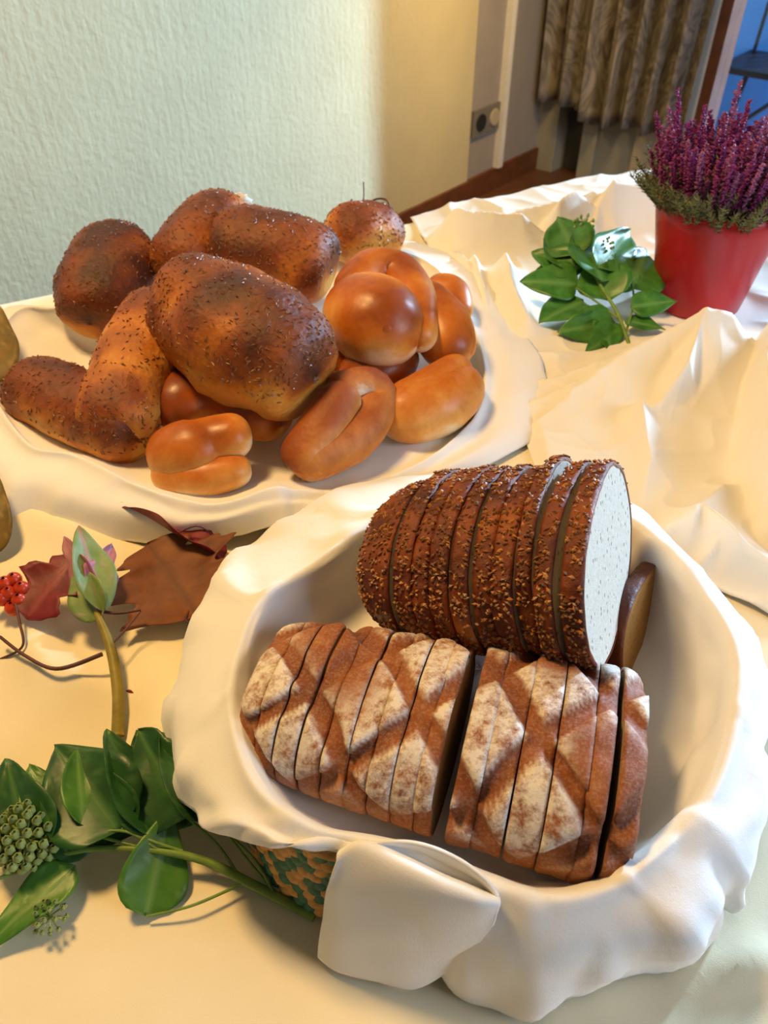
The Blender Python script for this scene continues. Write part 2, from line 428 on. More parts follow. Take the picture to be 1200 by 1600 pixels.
ci, cj = 190, 150; vv = []
for i in range(ci):
    u = lerp(-.18, LEN+.18, i/(ci-1))
    for j in range(cj):
        w = lerp(-.18, DEP+.18, j/(cj-1))
        uu = min(max(u, -.005), LEN+.005); ww = min(max(w, -.005), DEP+.005)
        q = BL+TD*uu+TN*ww
        drop = max(abs(u-uu), abs(w-ww))
        h = .0
        if drop == 0:
            h = 1.5*sum(r(q.xy) for r in soft)+.0022*max(0, nz(q, 9)+.2)+.001*(nz(q, 22)+.5)
            h *= sstep(0, .08, min(uu, LEN-uu, ww, DEP-ww))
        out = Vector((0, 0, 0))
        if drop > 0:
            ph = .012*math.sin((u+w)*38)*min(1, drop/.12)+.006
            if u != uu: out += TD*(ph if u > uu else -ph)
            if w != ww: out += TN*(ph if w > ww else -ph)
        vv.append((q.x+out.x, q.y+out.y, T+.0015+max(0, h)-drop))
tc = mesh('tablecloth', vv, grid_faces(ci, cj), MAT['tablecloth'], loc=(BL.x, BL.y, T))
tag(tc, 'cream tablecloth spread flat over the whole table', 'tablecloth')
# bunched white cloth at the back and right
POT = P(1084, 478, 0); IVB = P(930, 480, 0)
rg = [Ridge([(850, 690, .012), (880, 630, .03), (960, 570, .055), (1040, 525, .085), (1100, 492, .115)], .045, 1.25, .11),
      Ridge([(1100, 492, .115), (1140, 500, .105), (1165, 530, .07)], .05, 1.3, .07),
      Ridge([(1100, 492, .11), (1075, 570, .085), (1030, 640, .04)], .03, 1.3, .05),
      Ridge([(1215, 490, .10), (1195, 560, .10), (1205, 680, .085), (1230, 800, .06)], .05, 1.5, .02),
      Ridge([(1010, 850, .016), (1080, 805, .045), (1130, 765, .035)], .030, 1.15, .045),
      Ridge([(1100, 800, .045), (1160, 845, .055), (1210, 885, .045)], .030, 1.15),
      Ridge([(1065, 905, .03), (1085, 870, .045), (1120, 850, .04)], .022, 1.2),
      Ridge([(1090, 930, .022), (1150, 920, .03), (1210, 915, .04)], .025, 1.2),
      Ridge([(1000, 640, .05), (1015, 720, .03), (1000, 800, .012)], .035, 1.2),
      Ridge([(1150, 1010, .012), (1210, 985, .02)], .03, 1.4),
      Ridge([(640, 400, .02), (645, 350, .06), (652, 314, .085)], .022, 1.3),
      Ridge([(682, 322, .085), (740, 338, .075), (815, 343, .07)], .03, 1.2, .045),
      Ridge([(815, 343, .07), (850, 370, .04), (870, 400, .02)], .03, 1.3),
      Ridge([(740, 405, .04), (755, 450, .04), (760, 500, .02)], .018, 1.3),
      Ridge([(790, 400, .055), (800, 450, .05), (825, 505, .03)], .025, 1.3),
      Ridge([(872, 325, .08), (900, 307, .09), (925, 330, .06)], .03, 1.3),
      Ridge([(958, 290, .10), (935, 330, .06), (925, 370, .03)], .03, 1.25),
      Ridge([(958, 290, .10), (1010, 297, .085), (1060, 300, .08)], .04, 1.3),
      Ridge([(1180, 300, .08), (1230, 300, .09)], .05, 1.3),
      Ridge([(640, 352, .04), (700, 338, .06), (780, 345, .05), (870, 322, .07), (1000, 300, .075)], .03, 1.2),
      Ridge([(690, 380, .03), (720, 400, .045), (735, 430, .03)], .02, 1.2),
      Ridge([(820, 560, .012), (870, 560, .02), (930, 560, .012)], .022, 1.4)]
Q4 = [P(655, 415), P(1420, 240), P(1480, 1130), P(890, 830)]
Q4[0] = P(632, 342); Q4[1] = P(1440, 187)
gi, gj = 290, 290; vv = []
for i in range(gi):
    u = i/(gi-1)
    for j in range(gj):
        w = j/(gj-1)
        back = Q4[0].lerp(Q4[1], u); front = Q4[3].lerp(Q4[2], u)
        q = back.lerp(front, w)
        e = min(u, 1-u, 1-w)
        q = q+Vector((nz(q, 4, 3), nz(q, 4, 9), 0))*.025*(1-sstep(0, .15, e))
        hs = [r(q.xy) for r in rg]
        k = 300; h = math.log(1+sum(math.exp(k*x)-1 for x in hs))/k
        qw = q+Vector((nz(q, 6, 21), nz(q, 6, 31), 0))*.05
        rdg = (1-abs(nz(qw, 6.5, 5)))**5*.009*(.4+max(0, nz(q, 3.5, 15)+.5))+(1-abs(nz(qw, 13, 8)))**6*.0035
        h = max(h, 0)+rdg
        fl = sstep(.09, .135, (q-POT).length)
        fl = min(fl, .15+.85*sstep(.05, .11, (q-IVB).length))
        h = h*fl
        h *= .25+.75*sstep(0, .04, e)
        vv.append((q.x, q.y, T+.0035+.003*sstep(0, .05, e)+h))
gc = mesh('gathered_cloth', vv, grid_faces(gi, gj), MAT['gather'], loc=tuple(IVB))
tag(gc, 'white cloth bunched in peaks around the red pot', 'cloth')
sm = gc.modifiers.new('thick', 'SOLIDIFY'); sm.thickness = .0015; sm.offset = 1

# ------------------------------------------------------------------ napkins: lofted from floor, over the rim, down to the hem
def napkin(name, label, center, st, rows=44, cols=220, amp=.004, seed=0, folds=0, floor_r=.62, floor_z=.012, wall_r=.86):
    C = P(*center, 0); R = []
    for s in st:
        rim = P(*s[0]); hem = P(*s[1])
        R.append((rim, hem, s[2] if len(s) > 2 else .012))
    ctl = []
    for rim, hem, bulge in R:
        rz = rim.z-T
        out = Vector((rim.x-C.x, rim.y-C.y, 0)).normalized()
        mid = rim.lerp(hem, .5); hor = Vector((hem.x-rim.x, hem.y-rim.y, 0))
        pts = [Vector((C.x, C.y, T+floor_z)), Vector((lerp(C.x, rim.x, floor_r), lerp(C.y, rim.y, floor_r), T+floor_z)),
               Vector((lerp(C.x, rim.x, wall_r), lerp(C.y, rim.y, wall_r), T+lerp(floor_z, rz, .45))),
               rim-out*.009+Vector((0, 0, -.010)), rim, rim+out*.008+hor*.05+Vector((0, 0, -.008)),
               mid+out*bulge+Vector((0, 0, bulge*.8)), hem]
        ctl.append([np.array(p) for p in pts])
    ringed = [cr([c[k] for c in ctl], cols, True) for k in range(len(ctl[0]))]
    vv = []
    for j in range(cols):
        prof = cr([ringed[k][j] for k in range(len(ringed))], rows)
        for i, p in enumerate(prof):
            w = i/(rows-1); q = Vector(p)
            d_ = amp*(nz(q, 17, seed)+.6*nz(q, 38, seed+4))
            d_ += amp*1.1*((1-abs(nz(q, 9, seed+11)))**4-.3)
            if folds: d_ += folds*math.sin(j/cols*2*math.pi*23+2*nz(q, 6, seed))*sstep(.6, 1, w)
            mk = sstep(.1, .25, w)*(1-sstep(.30, .42, w))+sstep(.58, .72, w)
            if w > .5: d_ = max(d_, -.001)
            q += Vector((q.x-C.x, q.y-C.y, 0)).normalized()*d_*mk+Vector((0, 0, abs(d_)*.7))
            q.z = max(q.z, T+.008)
            vv.append(q)
    o = mesh(name, vv, grid_faces(cols, rows, True), MAT['cloth'], loc=tuple(C))
    sm = o.modifiers.new('thick', 'SOLIDIFY'); sm.thickness = .0022; sm.offset = 1
    return tag(o, label, 'napkin')
nap1 = napkin('roll_napkin', 'white napkin cradling the heap of rolls', (390, 610), [
    ((40, 690, .055), (-10, 790, .010)),
    ((120, 712, .060), (60, 815, .010)),
    ((220, 760, .060), (190, 845, .010)),
    ((330, 788, .058), (320, 848, .012)),
    ((425, 762, .066), (432, 822, .035), .004),
    ((470, 765, .050), (470, 812, .030), .004),
    ((560, 762, .035), (600, 800, .015), .004),
    ((690, 702, .030), (850, 672, .010), .006),
    ((752, 630, .036), (843, 562, .022), .004),
    ((750, 540, .040), (800, 500, .014), .004),
    ((700, 440, .050), (760, 420, .015), .006),
    ((630, 395, .055), (640, 380, .015), .004),
    ((480, 400, .060), (480, 370, .010)),
    ((300, 410, .070), (280, 390, .010)),
    ((130, 478, .075), (120, 474, .015), .004),
    ((25, 486, .075), (5, 490, .010), .004),
    ((-15, 590, .060), (-60, 640, .010))], seed=1, amp=.0035)
ST2 = [
    ((560, 1310, .128), (530, 1316, .116), .003),         # front left flap, edge above the wicker
    ((650, 1330, .126), (610, 1350, .095), .004),
    ((735, 1362, .120), (700, 1540, .010), .010),
    ((850, 1400, .120), (820, 1585, .008), .012),
    ((940, 1388, .122), (930, 1545, .008), .016),
    ((1005, 1350, .128), (1080, 1495, .008), .026),
    ((1060, 1300, .128), (1115, 1420, .012), .020),
    ((1115, 1235, .128), (1150, 1405, .010), .020),
    ((1150, 1120, .130), (1185, 1200, .020), .010),
    ((1150, 1010, .132), (1185, 1060, .030), .010),
    ((1085, 905, .135), (1120, 940, .035), .008),
    ((990, 812, .135), (1010, 830, .030), .006),
    ((850, 770, .128), (850, 740, .030), .006),
    ((680, 780, .124), (660, 740, .030), .006),
    ((575, 818, .128), (520, 785, .020), .018),
    ((492, 880, .128), (425, 850, .012), .020),
    ((410, 935, .126), (335, 915, .012), .018),
    ((372, 1025, .126), (280, 1050, .010), .016),
    ((362, 1115, .125), (264, 1185, .020), .016),
    ((395, 1220, .128), (300, 1265, .070), .010),
    ((475, 1288, .130), (395, 1322, .110), .006)]
nap2 = napkin('loaf_napkin', 'white napkin lining the basket of sliced loaves', (745, 1110), ST2, seed=7, amp=.0055, folds=.0025, floor_z=.062, floor_r=.74, wall_r=.91)
# turned-over corner of that napkin at the front
prof = [  # back lip, hollow, front lip, belly, hem
    ((548, 1310, .126), (540, 1318, .116), (524, 1335, .120), (508, 1405, .072), (500, 1482, .012)),
    ((600, 1303, .136), (590, 1320, .104), (560, 1314, .132), (528, 1415, .076), (528, 1502, .010)),
    ((655, 1306, .138), (650, 1340, .098), (622, 1340, .134), (590, 1430, .078), (585, 1518, .010)),
    ((715, 1328, .138), (710, 1362, .100), (692, 1374, .134), (660, 1450, .078), (645, 1530, .010)),
    ((760, 1358, .134), (755, 1382, .108), (745, 1392, .132), (735, 1440, .092), (712, 1492, .040)),
    ((780, 1386, .128), (780, 1393, .122), (779, 1398, .126), (777, 1412, .118), (772, 1428, .105))]
cols_ = [cr([P(*r[k]) for r in prof], 46) for k in range(5)]
n1, n2 = 46, 44; vv = []
for i in range(n1):
    for p in cr([cols_[k][i] for k in range(5)], n2):
        q = Vector(p); q += Vector((nz(q, 20), -abs(nz(q, 20, 5))-1.6, nz(q, 20, 9)))*.0025
        q.z = max(q.z, T+.009); vv.append(q)
fo = mesh('folded_corner', vv, grid_faces(n1, n2), MAT['cloth'], nap2)
fo['label'] = 'turned over napkin corner'
sm = fo.modifiers.new('thick', 'SOLIDIFY'); sm.thickness = .0025

# ------------------------------------------------------------------ woven basket under the loaf napkin
BC = P(745, 1110, 0)
bk = thing('bread_basket', 'round green and tan woven basket under the loaf napkin', 'basket', (BC.x, BC.y, T+.006))
ring_top = [Vector(p) for p in cr([P(*q[0]) for q in ST2], 400, True)]
def wall_pt(k, h):                                        # k 0..1 around, h 0..1 up the wall
    p = ring_top[int(k*400) % 400]; o_ = p-BC; o_.z = 0
    f_ = (1-.001/o_.length)*lerp(1.035, .998, h)
    return Vector((BC.x+o_.x*f_, BC.y+o_.y*f_, lerp(T+.008, p.z-.034, h)))
rows_, cols_ = 9, 92
piece = {}
n_ = 4; wv = []
for i in range(n_+1):
    for j in range(n_+1):
        x = (i/n_*2-1); y = (j/n_*2-1)
        wv.append((x*.0090, -.0055*math.cos(x*1.4)*math.cos(y*1.2), y*.0064))
wf = grid_faces(n_+1, n_+1)
for mm in ('tan', 'green_wicker'):
    me = bpy.data.meshes.new('weave_strip'); me.from_pydata(wv, [], wf); me.materials.append(MAT[mm])
    me.polygons.foreach_set('use_smooth', [True]*len(me.polygons)); piece[mm] = me
rest = {'tan': MB(), 'green_wicker': MB()}
kf = min(range(400), key=lambda q: (wall_pt(q/400, 0)-P(478, 1425, 0)).length)/400
for r_ in range(rows_):
    for c_ in range(cols_):
        k = ((c_+.5*(r_ % 2))/cols_) % 1
        p = wall_pt(k, (r_+.5)/rows_); q = wall_pt((k+.006) % 1, (r_+.5)/rows_)
        dr = q-p; a = math.atan2(dr.y, dr.x)
        mm = ('green_wicker', 'tan', 'tan')[(c_+2*(r_//2)) % 3] if r_ % 2 else ('green_wicker', 'green_wicker', 'tan')[(c_+r_//2) % 3]
        dk = (k-kf+.5) % 1-.5
        eul = (0, .55 if r_ % 2 else -.55, a)
        if abs(dk) < .085:
            o = bpy.data.objects.new('weave_strip', piece[mm]); col.objects.link(o); o.parent = bk
            o.location = p-bk.location; o.rotation_euler = eul
        else:
            rest[mm].add([p+Matrix.Rotation(a, 3, 'Z') @ Vector(v) for v in wv], wf)
for mm in rest:
    o = rest[mm].build('weave', MAT[mm], bk); o['kind'] = 'stuff'
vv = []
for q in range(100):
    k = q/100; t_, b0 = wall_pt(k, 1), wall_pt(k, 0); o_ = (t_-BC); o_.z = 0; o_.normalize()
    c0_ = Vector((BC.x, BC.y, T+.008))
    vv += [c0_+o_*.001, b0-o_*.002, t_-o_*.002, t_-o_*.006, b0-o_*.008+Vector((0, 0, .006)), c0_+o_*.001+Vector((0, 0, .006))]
mesh('basket_wall', vv, grid_faces(100, 6, True), MAT['dark_fill'], bk)
b = MB(); b.tube([wall_pt(k/100, 1) for k in range(101)], .005, 8, False)
b.build('rim', MAT['tan'], bk)

# ------------------------------------------------------------------ sliced loaves
def ellipse_sec(phi, a, b_, flat=.62, n=2.3):
    c, s = math.cos(phi), math.sin(phi)
    r = (abs(c)**n+abs(s)**n)**(-1/n)
    y = a*r*c; z = b_*r*s
    if z < 0: z *= flat
    return y, z
def make_slice(label, cat, group, frame, s0, s1, fn, crust, crumb, tilt=0, yaw=0, lift=0, seeds=0, rnd=None, nphi=168, name='bread_slice', dy=0):
    """frame: origin, X axis, Y axis, Z axis of the loaf; fn(s, phi) -> (y, z, attrs)"""
    O, X, Y, Z = frame
    ns = max(2, int((s1-s0)/.0028))
    mid = (s0+s1)/2
    Rm = Matrix.Rotation(tilt, 3, Y) @ Matrix.Rotation(yaw, 3, Z)
    cen = O+X*mid
    def W(s, y, z): return cen+Rm @ (X*(s-mid)+Y*(y+dy)+Z*(z+lift))
    vv = []; bake = []; flour = []
    for i in range(ns+1):
        s = lerp(s0, s1, i/ns)
        e = min(i, ns-i)/ns
        sh = 1-.012*(1-sstep(0, .12, e))
        for k in range(nphi):
            y, z, bk_, fl_ = fn(s, 2*math.pi*k/nphi)
            vv.append(W(s, y*sh, z*sh)); bake.append(bk_); flour.append(fl_)
    f = grid_faces(ns+1, nphi, False, True)
    # crust thickness seen on the cut faces
    def ring(i, s, k_, sgn):
        st = len(vv)
        for k in range(nphi):
            y, z, bk_, fl_ = fn(lerp(s0, s1, i/ns), 2*math.pi*k/nphi)
            vv.append(W(s, y*k_, z*k_)); bake.append(.45); flour.append(0)
        for k in range(nphi):
            a, b2 = i*nphi+k, i*nphi+(k+1) % nphi; c2, d2 = st+(k+1) % nphi, st+k
            f.append((a, d2, c2, b2) if sgn < 0 else (a, b2, c2, d2))
    ring(0, s0, .955, 1); ring(ns, s1, .955, -1)
    zmin = min(p.z for p in vv)
    root = thing(name, label, cat, (cen.x, cen.y, zmin), group)
    mesh('crust', vv, f, MAT[crust], root, attrs={'bake': bake, 'flour': flour})
    # crumb
    cv = []; cf = []
    for s, sg in ((s0+.0006, 1), (s1-.0006, -1)):
        st = len(cv); K = (1.0-.038, .75, .5, .25)
        for kk in K:
            for k in range(0, nphi, 2):
                y, z, _, _ = fn(s, 2*math.pi*k/nphi); cv.append(W(s, y*kk, z*kk))
        m2 = nphi//2
        for a in range(len(K)-1):
            for k in range(m2):
                q = (st+a*m2+k, st+a*m2+(k+1) % m2, st+(a+1)*m2+(k+1) % m2, st+(a+1)*m2+k)
                cf.append(q if sg > 0 else q[::-1])
        cv.append(W(s, 0, 0)); b0 = st+(len(K)-1)*m2
        for k in range(m2):
            q = (b0+k, b0+(k+1) % m2, len(cv)-1); cf.append(q if sg > 0 else q[::-1])
    mesh('crumb', cv, cf, MAT[crumb], root)
    if seeds:
        for mat_, cnt in (('seed', seeds), ('seed_light', seeds//2)):
            sb = MB()
            for _ in range(cnt):
                s = rnd.uniform(s0+.001, s1-.001); ph = rnd.uniform(-.5, math.pi+.5)
                y, z, _, _ = fn(s, ph); c_ = W(s, y*1.004, z*1.004)
                nrm = (c_-W(s, 0, 0)).normalized()
                tdir = nrm.cross(Vector((rnd.uniform(-1, 1), rnd.uniform(-1, 1), rnd.uniform(-1, 1)))).normalized(); bd = nrm.cross(tdir)
                l_, w_ = rnd.uniform(.0018, .0034), rnd.uniform(.0012, .0022)
                sb.add([c_+tdir*l_, c_+bd*w_, c_-tdir*l_, c_-bd*w_, c_+nrm*w_*.9, c_-nrm*w_], [(0,1,4),(1,2,4),(2,3,4),(3,0,4),(1,0,5),(2,1,5),(3,2,5),(0,3,5)])
            o = sb.build('seeds' if mat_ == 'seed' else 'oat_flakes', MAT[mat_], root, False); o['kind'] = 'stuff'
    return root
def frame_from(pa, pb, up=Vector((0, 0, 1))):
    X = (pb-pa).normalized(); Y = up.cross(X).normalized(); Z = X.cross(Y).normalized()
    return pa, X, Y, Z
rnd = random.Random(5)
ORD = ['first', 'second', 'third', 'fourth', 'fifth', 'sixth', 'seventh', 'eighth', 'ninth', 'tenth', 'eleventh', 'twelfth', 'thirteenth', 'fourteenth', 'fifteenth', 'sixteenth']
# dark seeded loaf (behind)
LA = P(600, 868, .112); LB = P(955, 880, .180)
fa = frame_from(LA, LB); LA_len = (LB-LA).length
def fnA(s, phi):
    t_ = s/LA_len
    k = (1-(1-min(1, (t_+.0)/.5))**2.6)**.5 if t_ < .5 else 1
    k = lerp(.50, 1, k)*lerp(1, 1.10, t_)
    y, z = ellipse_sec(phi, .085*k, .068*k, .92, 2.2)
    q = Vector((s, y, z)); nn = 1+.030*nz(q, 22, 3)+.018*nz(q, 70, 1)
    top = math.sin(phi)
    return y*nn, z*nn, .48+.08*top+.42*nz(q, 30, 8), 0
cutsA = [x*LA_len for x in (0, .24, .33, .41, .495, .58, .66, .745, .83, .915, 1)]
nA = len(cutsA)-1
for i in range(nA):
    s0, s1 = cutsA[i], cutsA[i+1]; gap = .0005
    if i == 0: lab = 'rounded left end piece of the dark seeded loaf'
    elif i == nA-1: lab = 'front slice of the dark seeded loaf showing its pale cut face'
    else: lab = f'{ORD[i]} slice from the left end of the dark seeded loaf'
    lift = {7: .004, 1: .003}.get(i, rnd.uniform(-.0015, .0015)); dy = {7: .005, 0: -.004}.get(i, rnd.uniform(-.0015, .0015))
    make_slice(lab, 'bread slice', 'slices of the dark seeded loaf', fa, s0+gap, s1-{0: .0050, 4: .0022, 7: .0055, 8: .0030}.get(i, gap), fnA, 'dark_crust', 'crumb',
               rnd.uniform(-.015, .015), rnd.uniform(-.02, .02), lift, 420 if i == 0 else 190, rnd, dy=dy)
# floured rye loaf (in front), scored in diamonds
RA = P(410, 1080, .100); RB = P(985, 1222, .104)
fb = frame_from(RA, RB); RL = (RB-RA).length
def fnB(s, phi):
    t_ = s/RL
    k = 1.0
    if t_ < .28: k = lerp(.74, 1, (1-(1-t_/.28)**2.2)**.5)
    if t_ > .9: k = lerp(1, .90, ((t_-.9)/.1)**2)
    k *= lerp(.86, 1.06, t_)
    y, z = ellipse_sec(phi, .080*k, .056*k, .75, 2.4)
    arc = (phi-math.pi/2)*.072                            # distance over the top, + towards the back
    g = 1.0
    for sg in (1, -1):
        w = (s+sg*arc*.85+.016*nz(Vector((s, arc, sg)), 14))/.088+(.25 if sg > 0 else .6)
        dd = abs(w-round(w))*.088
        g = min(g, sstep(.004, .015+.006*nz(Vector((s, arc, 3)), 18), dd))
    topm = sstep(-.1, .4, math.sin(phi))
    q = Vector((s, y, z))
    disp = 1+(.115*g-.07)*topm+.02*nz(q, 26, 2)+.012*nz(q, 80, 6)
    fl = sstep(.45, .75, g)*topm*sstep(-.2, .25, nz(q, 13, 12)+.12)
    side = .12*(1-topm)
    return y*disp, z*disp, .42+.10*(1-g)*topm+.3*nz(q, 30, 4), max(fl, side*sstep(-.2, .4, nz(q, 25, 3)))
cb = [0, .020, .038, .056, .076, .095, .113, .131, .149, .167, .190, .213, .236, .260, RL-.018, RL]
cb = [c*RL/cb[-1] if c < RL-.02 else c for c in cb]
nB = len(cb)-1
for i in range(nB):
    s0, s1 = cb[i], cb[i+1]; g0 = g1 = .0003
    if i == 8: g1 = .0050
    if i == 9: g0 = .0050
    if i == 3: g0 = .0025
    if i == 13: g1 = .0025
    if i == 0: lab = 'rounded left heel of the floured rye loaf'
    elif i == nB-1: lab = 'right heel of the floured rye loaf against the napkin'
    elif i == 8: lab = 'floured rye slice just left of the wide dark gap'
    elif i == 9: lab = 'floured rye slice just right of the wide dark gap'
    else: lab = f'{ORD[i]} slice from the left heel of the floured rye loaf'
    tl = {8: -.03, 9: .03, 14: .04}.get(i, rnd.uniform(-.012, .012))
    make_slice(lab, 'bread slice', 'slices of the floured rye loaf', fb, s0+g0, s1-g1, fnB, 'rye', 'rye_crumb', tl, rnd.uniform(-.012, .012), rnd.uniform(-.001, .001), dy=rnd.uniform(-.001, .001))
# tan slice leaning behind the right end
SA = P(985, 985, .068); SB = SA+(fa[1]*.9+Vector((.1, -.2, .0))).normalized()*.014
fs = frame_from(SA, SB, Vector((.25, .12, 1)).normalized())
def fnS(s, phi):
    y, z = ellipse_sec(phi, .066, .060, .9, 2.6); q = Vector((s, y, z)); nn = 1+.03*nz(q, 25, 9)
    return y*nn, z*nn, .6+.2*nz(q, 20), 0
make_slice('tan slice leaning behind the pale cut face', 'bread slice', None, fs, 0, .014, fnS, 'dark_crust', 'tan_crumb')

# ------------------------------------------------------------------ rolls
def add_seeds(root, o, count, rnd_, zlim=-.1):
    me = o.data; sb = MB(); L = root.location; polys = [p for p in me.polygons if p.normal.z > zlim]
    for _ in range(int(count*2.2)):
        p = rnd_.choice(polys); vs_ = [me.vertices[i].co for i in p.vertices]
        a, b2 = rnd_.random(), rnd_.random()
        c_ = vs_[0].lerp(vs_[1], a).lerp(vs_[-1].lerp(vs_[2], a), b2)+L
        nrm = p.normal; tdir = nrm.cross(Vector((rnd_.uniform(-1, 1), rnd_.uniform(-1, 1), rnd_.uniform(-1, 1)))).normalized(); bd = nrm.cross(tdir)
        l_, w_ = rnd_.uniform(.0022, .0042), rnd_.uniform(.0009, .0014)
        up = nrm*rnd_.uniform(0, .0030)
        sb.add([c_+tdir*l_+up, c_+bd*w_, c_-tdir*l_, c_-bd*w_, c_+nrm*w_*1.2, c_-nrm*w_], [(0,1,4),(1,2,4),(2,3,4),(3,0,4),(1,0,5),(2,1,5),(3,2,5),(0,3,5)])
    s = sb.build('seeds', MAT['seed'], root, False); s['kind'] = 'stuff'
def tube_body(path, radii, n=36, m=44, flat=.9, lump=.05, seed=0, exp=2.4, bias=0.0):
    """rounded strand: path of world points, radii along it; returns verts, faces, bake"""
    pth = [Vector(p) for p in cr(path, m)]; rad = [float(x[0]) for x in cr([[r] for r in radii], m)]
    L = [0]
    for a, b2 in zip(pth, pth[1:]): L.append(L[-1]+(b2-a).length)
    tot = L[-1]
    # re-sample so that the end caps are dense
    ts = [.5-.5*math.cos(math.pi*i/(m-1)) for i in range(m)]
    def at(t_):
        d_ = t_*tot
        for i in range(m-1):
            if d_ <= L[i+1] or i == m-2:
                k = (d_-L[i])/max(L[i+1]-L[i], 1e-9); return pth[i].lerp(pth[i+1], k), lerp(rad[i], rad[i+1], k), (pth[i+1]-pth[i]).normalized()
    v = []; bake = []; up = None
    for i, t_ in enumerate(ts):
        p, r, tg = at(t_)
        ce = min(1, (min(t_, 1-t_)*tot)/(r*1.05))
        rr = r*max(1e-5, (1-(1-ce)**exp))**(1/exp)
        if up is None:
            up = Vector((0, 0, 1)) if abs(tg.z) < .85 else Vector((0, 1, 0))
        x = tg.cross(up).normalized(); y = x.cross(tg).normalized(); up = (y*.7+Vector((0, 0, .3))).normalized() if abs(tg.z) < .8 else y
        for k in range(n):
            a = 2*math.pi*k/n
            off = x*math.cos(a)+y*math.sin(a)*flat
            q = p+off*rr
            q = q+off*rr*lump*(1.5*nz(q, 15, seed)+.8*nz(q, 34, seed+1)+.4*nz(q, 70, seed+3))
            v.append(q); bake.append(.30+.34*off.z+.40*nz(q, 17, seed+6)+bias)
    v.append(at(0)[0]); v.append(at(1)[0]); bake += [.2, .2]
    f = grid_faces(m, n, False, True); b0 = (m-1)*n
    for k in range(n):
        f.append((k, len(v)-2, (k+1) % n)); f.append((b0+k, b0+(k+1) % n, len(v)-1))
    return v, f, bake
def roll(label, mat, strands, seeds=0, seed=0, cat='bread roll', group=None, flat=.9, lump=.05, exp=2.4, bias=0.0, name='bread_roll', ext=.62):
    """strands: list of (list of (px, py, z), list of widths in px)"""
    mb = MB()
    for pts, ws in strands:
        path = [P(*p) for p in pts]
        rad = [px2m(w/2, p) for w, p in zip(ws, path)]
        path[0] = path[0]+(path[0]-path[1]).normalized()*rad[0]*ext; path[-1] = path[-1]+(path[-1]-path[-2]).normalized()*rad[-1]*ext
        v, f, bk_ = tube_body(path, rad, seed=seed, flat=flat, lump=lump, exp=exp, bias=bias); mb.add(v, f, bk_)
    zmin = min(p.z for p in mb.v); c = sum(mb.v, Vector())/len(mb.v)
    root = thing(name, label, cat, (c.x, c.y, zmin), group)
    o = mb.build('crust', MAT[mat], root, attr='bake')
    if seeds: add_seeds(root, o, seeds, random.Random(seed))
    return root
SG = 'seeded rolls in the heap'; KG = 'smooth knotted rolls in the heap'
roll('stubby seeded roll at the far left of the heap with dark top', 'seeded', [([(60, 612, .060), (130, 640, .062), (195, 672, .060)], [118, 125, 120])], 260, 11, group=SG, exp=3.6)
roll('orange seeded roll standing slantwise beside the leftmost roll', 'seeded', [([(255, 500, .115), (215, 560, .100), (180, 655, .072)], [118, 130, 128])], 240, 12, group=SG, exp=3.2, bias=-.24)
roll('dark brown seeded roll at the upper left against the wall', 'seeded', [([(185, 400, .105), (165, 440, .095), (150, 480, .080)], [118, 142, 118])], 260, 13, group=SG, exp=3.6, bias=.18)
tall = roll('tall seeded roll at the back with a torn pale tip', 'seeded', [([(355, 335, .150), (325, 365, .135), (290, 410, .115)], [90, 120, 128])], 240, 14, group=SG, exp=2.6, bias=.06)
roll('plump seeded roll at the back with a pale right end', 'seeded', [([(375, 385, .135), (430, 395, .130), (480, 412, .120)], [128, 142, 132])], 300, 15, group=SG, exp=4.2, bias=.04)
roll('largest seeded roll in the middle of the heap', 'seeded', [([(312, 482, .150), (375, 522, .142), (452, 568, .128)], [160, 214, 172])], 520, 16, group=SG, exp=4.6, flat=.95, lump=.07, bias=.04)
roll('small oat topped roll at the back right under the dry stalks', 'seeded', [([(540, 370, .105), (575, 365, .10), (605, 372, .092)], [95, 105, 85])], 160, 17, group=SG, bias=-.12)
roll('round glossy knotted roll right of the largest seeded roll', 'pale_roll', [([(560, 480, .115), (590, 505, .112), (622, 525, .105)], [120, 150, 112]), ([(548, 455, .128), (580, 425, .132), (622, 428, .128), (650, 470, .118), (655, 530, .100)], [60, 72, 70, 66, 56]), ([(585, 470, .135), (600, 490, .133), (598, 520, .125)], [44, 60, 50])], 0, 18, group=KG, flat=.95, lump=.03, bias=.0)
roll('orange knotted roll behind the round glossy one', 'pale_roll', [([(655, 470, .095), (690, 510, .085), (700, 550, .070)], [80, 95, 80]), ([(680, 470, .10), (715, 510, .09), (722, 550, .07)], [40, 48, 40])], 0, 19, group=KG, lump=.03)
roll('little orange roll peeking out at the far right back', 'pale_roll', [([(680, 450, .072), (705, 458, .07), (715, 490, .06)], [45, 56, 45]), ([(690, 480, .06), (715, 490, .058)], [50, 44])], 0, 20, group=KG, lump=.03, bias=.1)
roll('pale bottomed bun at the lower right of the heap', 'pale_roll', [([(620, 648, .050), (680, 630, .052), (718, 600, .052)], [96, 112, 84]), ([(625, 625, .066), (680, 600, .072), (715, 575, .070)], [56, 66, 52])], 0, 21, group=KG, lump=.03, bias=-.06)
roll('twisted dusted roll at the front with a looped strand', 'floury_roll', [([(478, 715, .052), (552, 678, .058), (590, 625, .075), (575, 598, .095), (530, 605, .100)], [92, 88, 66, 52, 50]), ([(470, 715, .055), (505, 665, .080), (535, 620, .095)], [80, 76, 66])], 0, 22, group=KG, lump=.03)
roll('glossy orange knot roll at the front edge of the heap', 'pale_roll', [([(262, 712, .058), (300, 702, .066), (335, 688, .072), (368, 682, .074)], [96, 104, 80, 82]), ([(258, 738, .046), (320, 745, .046), (375, 732, .050)], [62, 70, 56])], 0, 23, group=KG, lump=.03, bias=-.07)
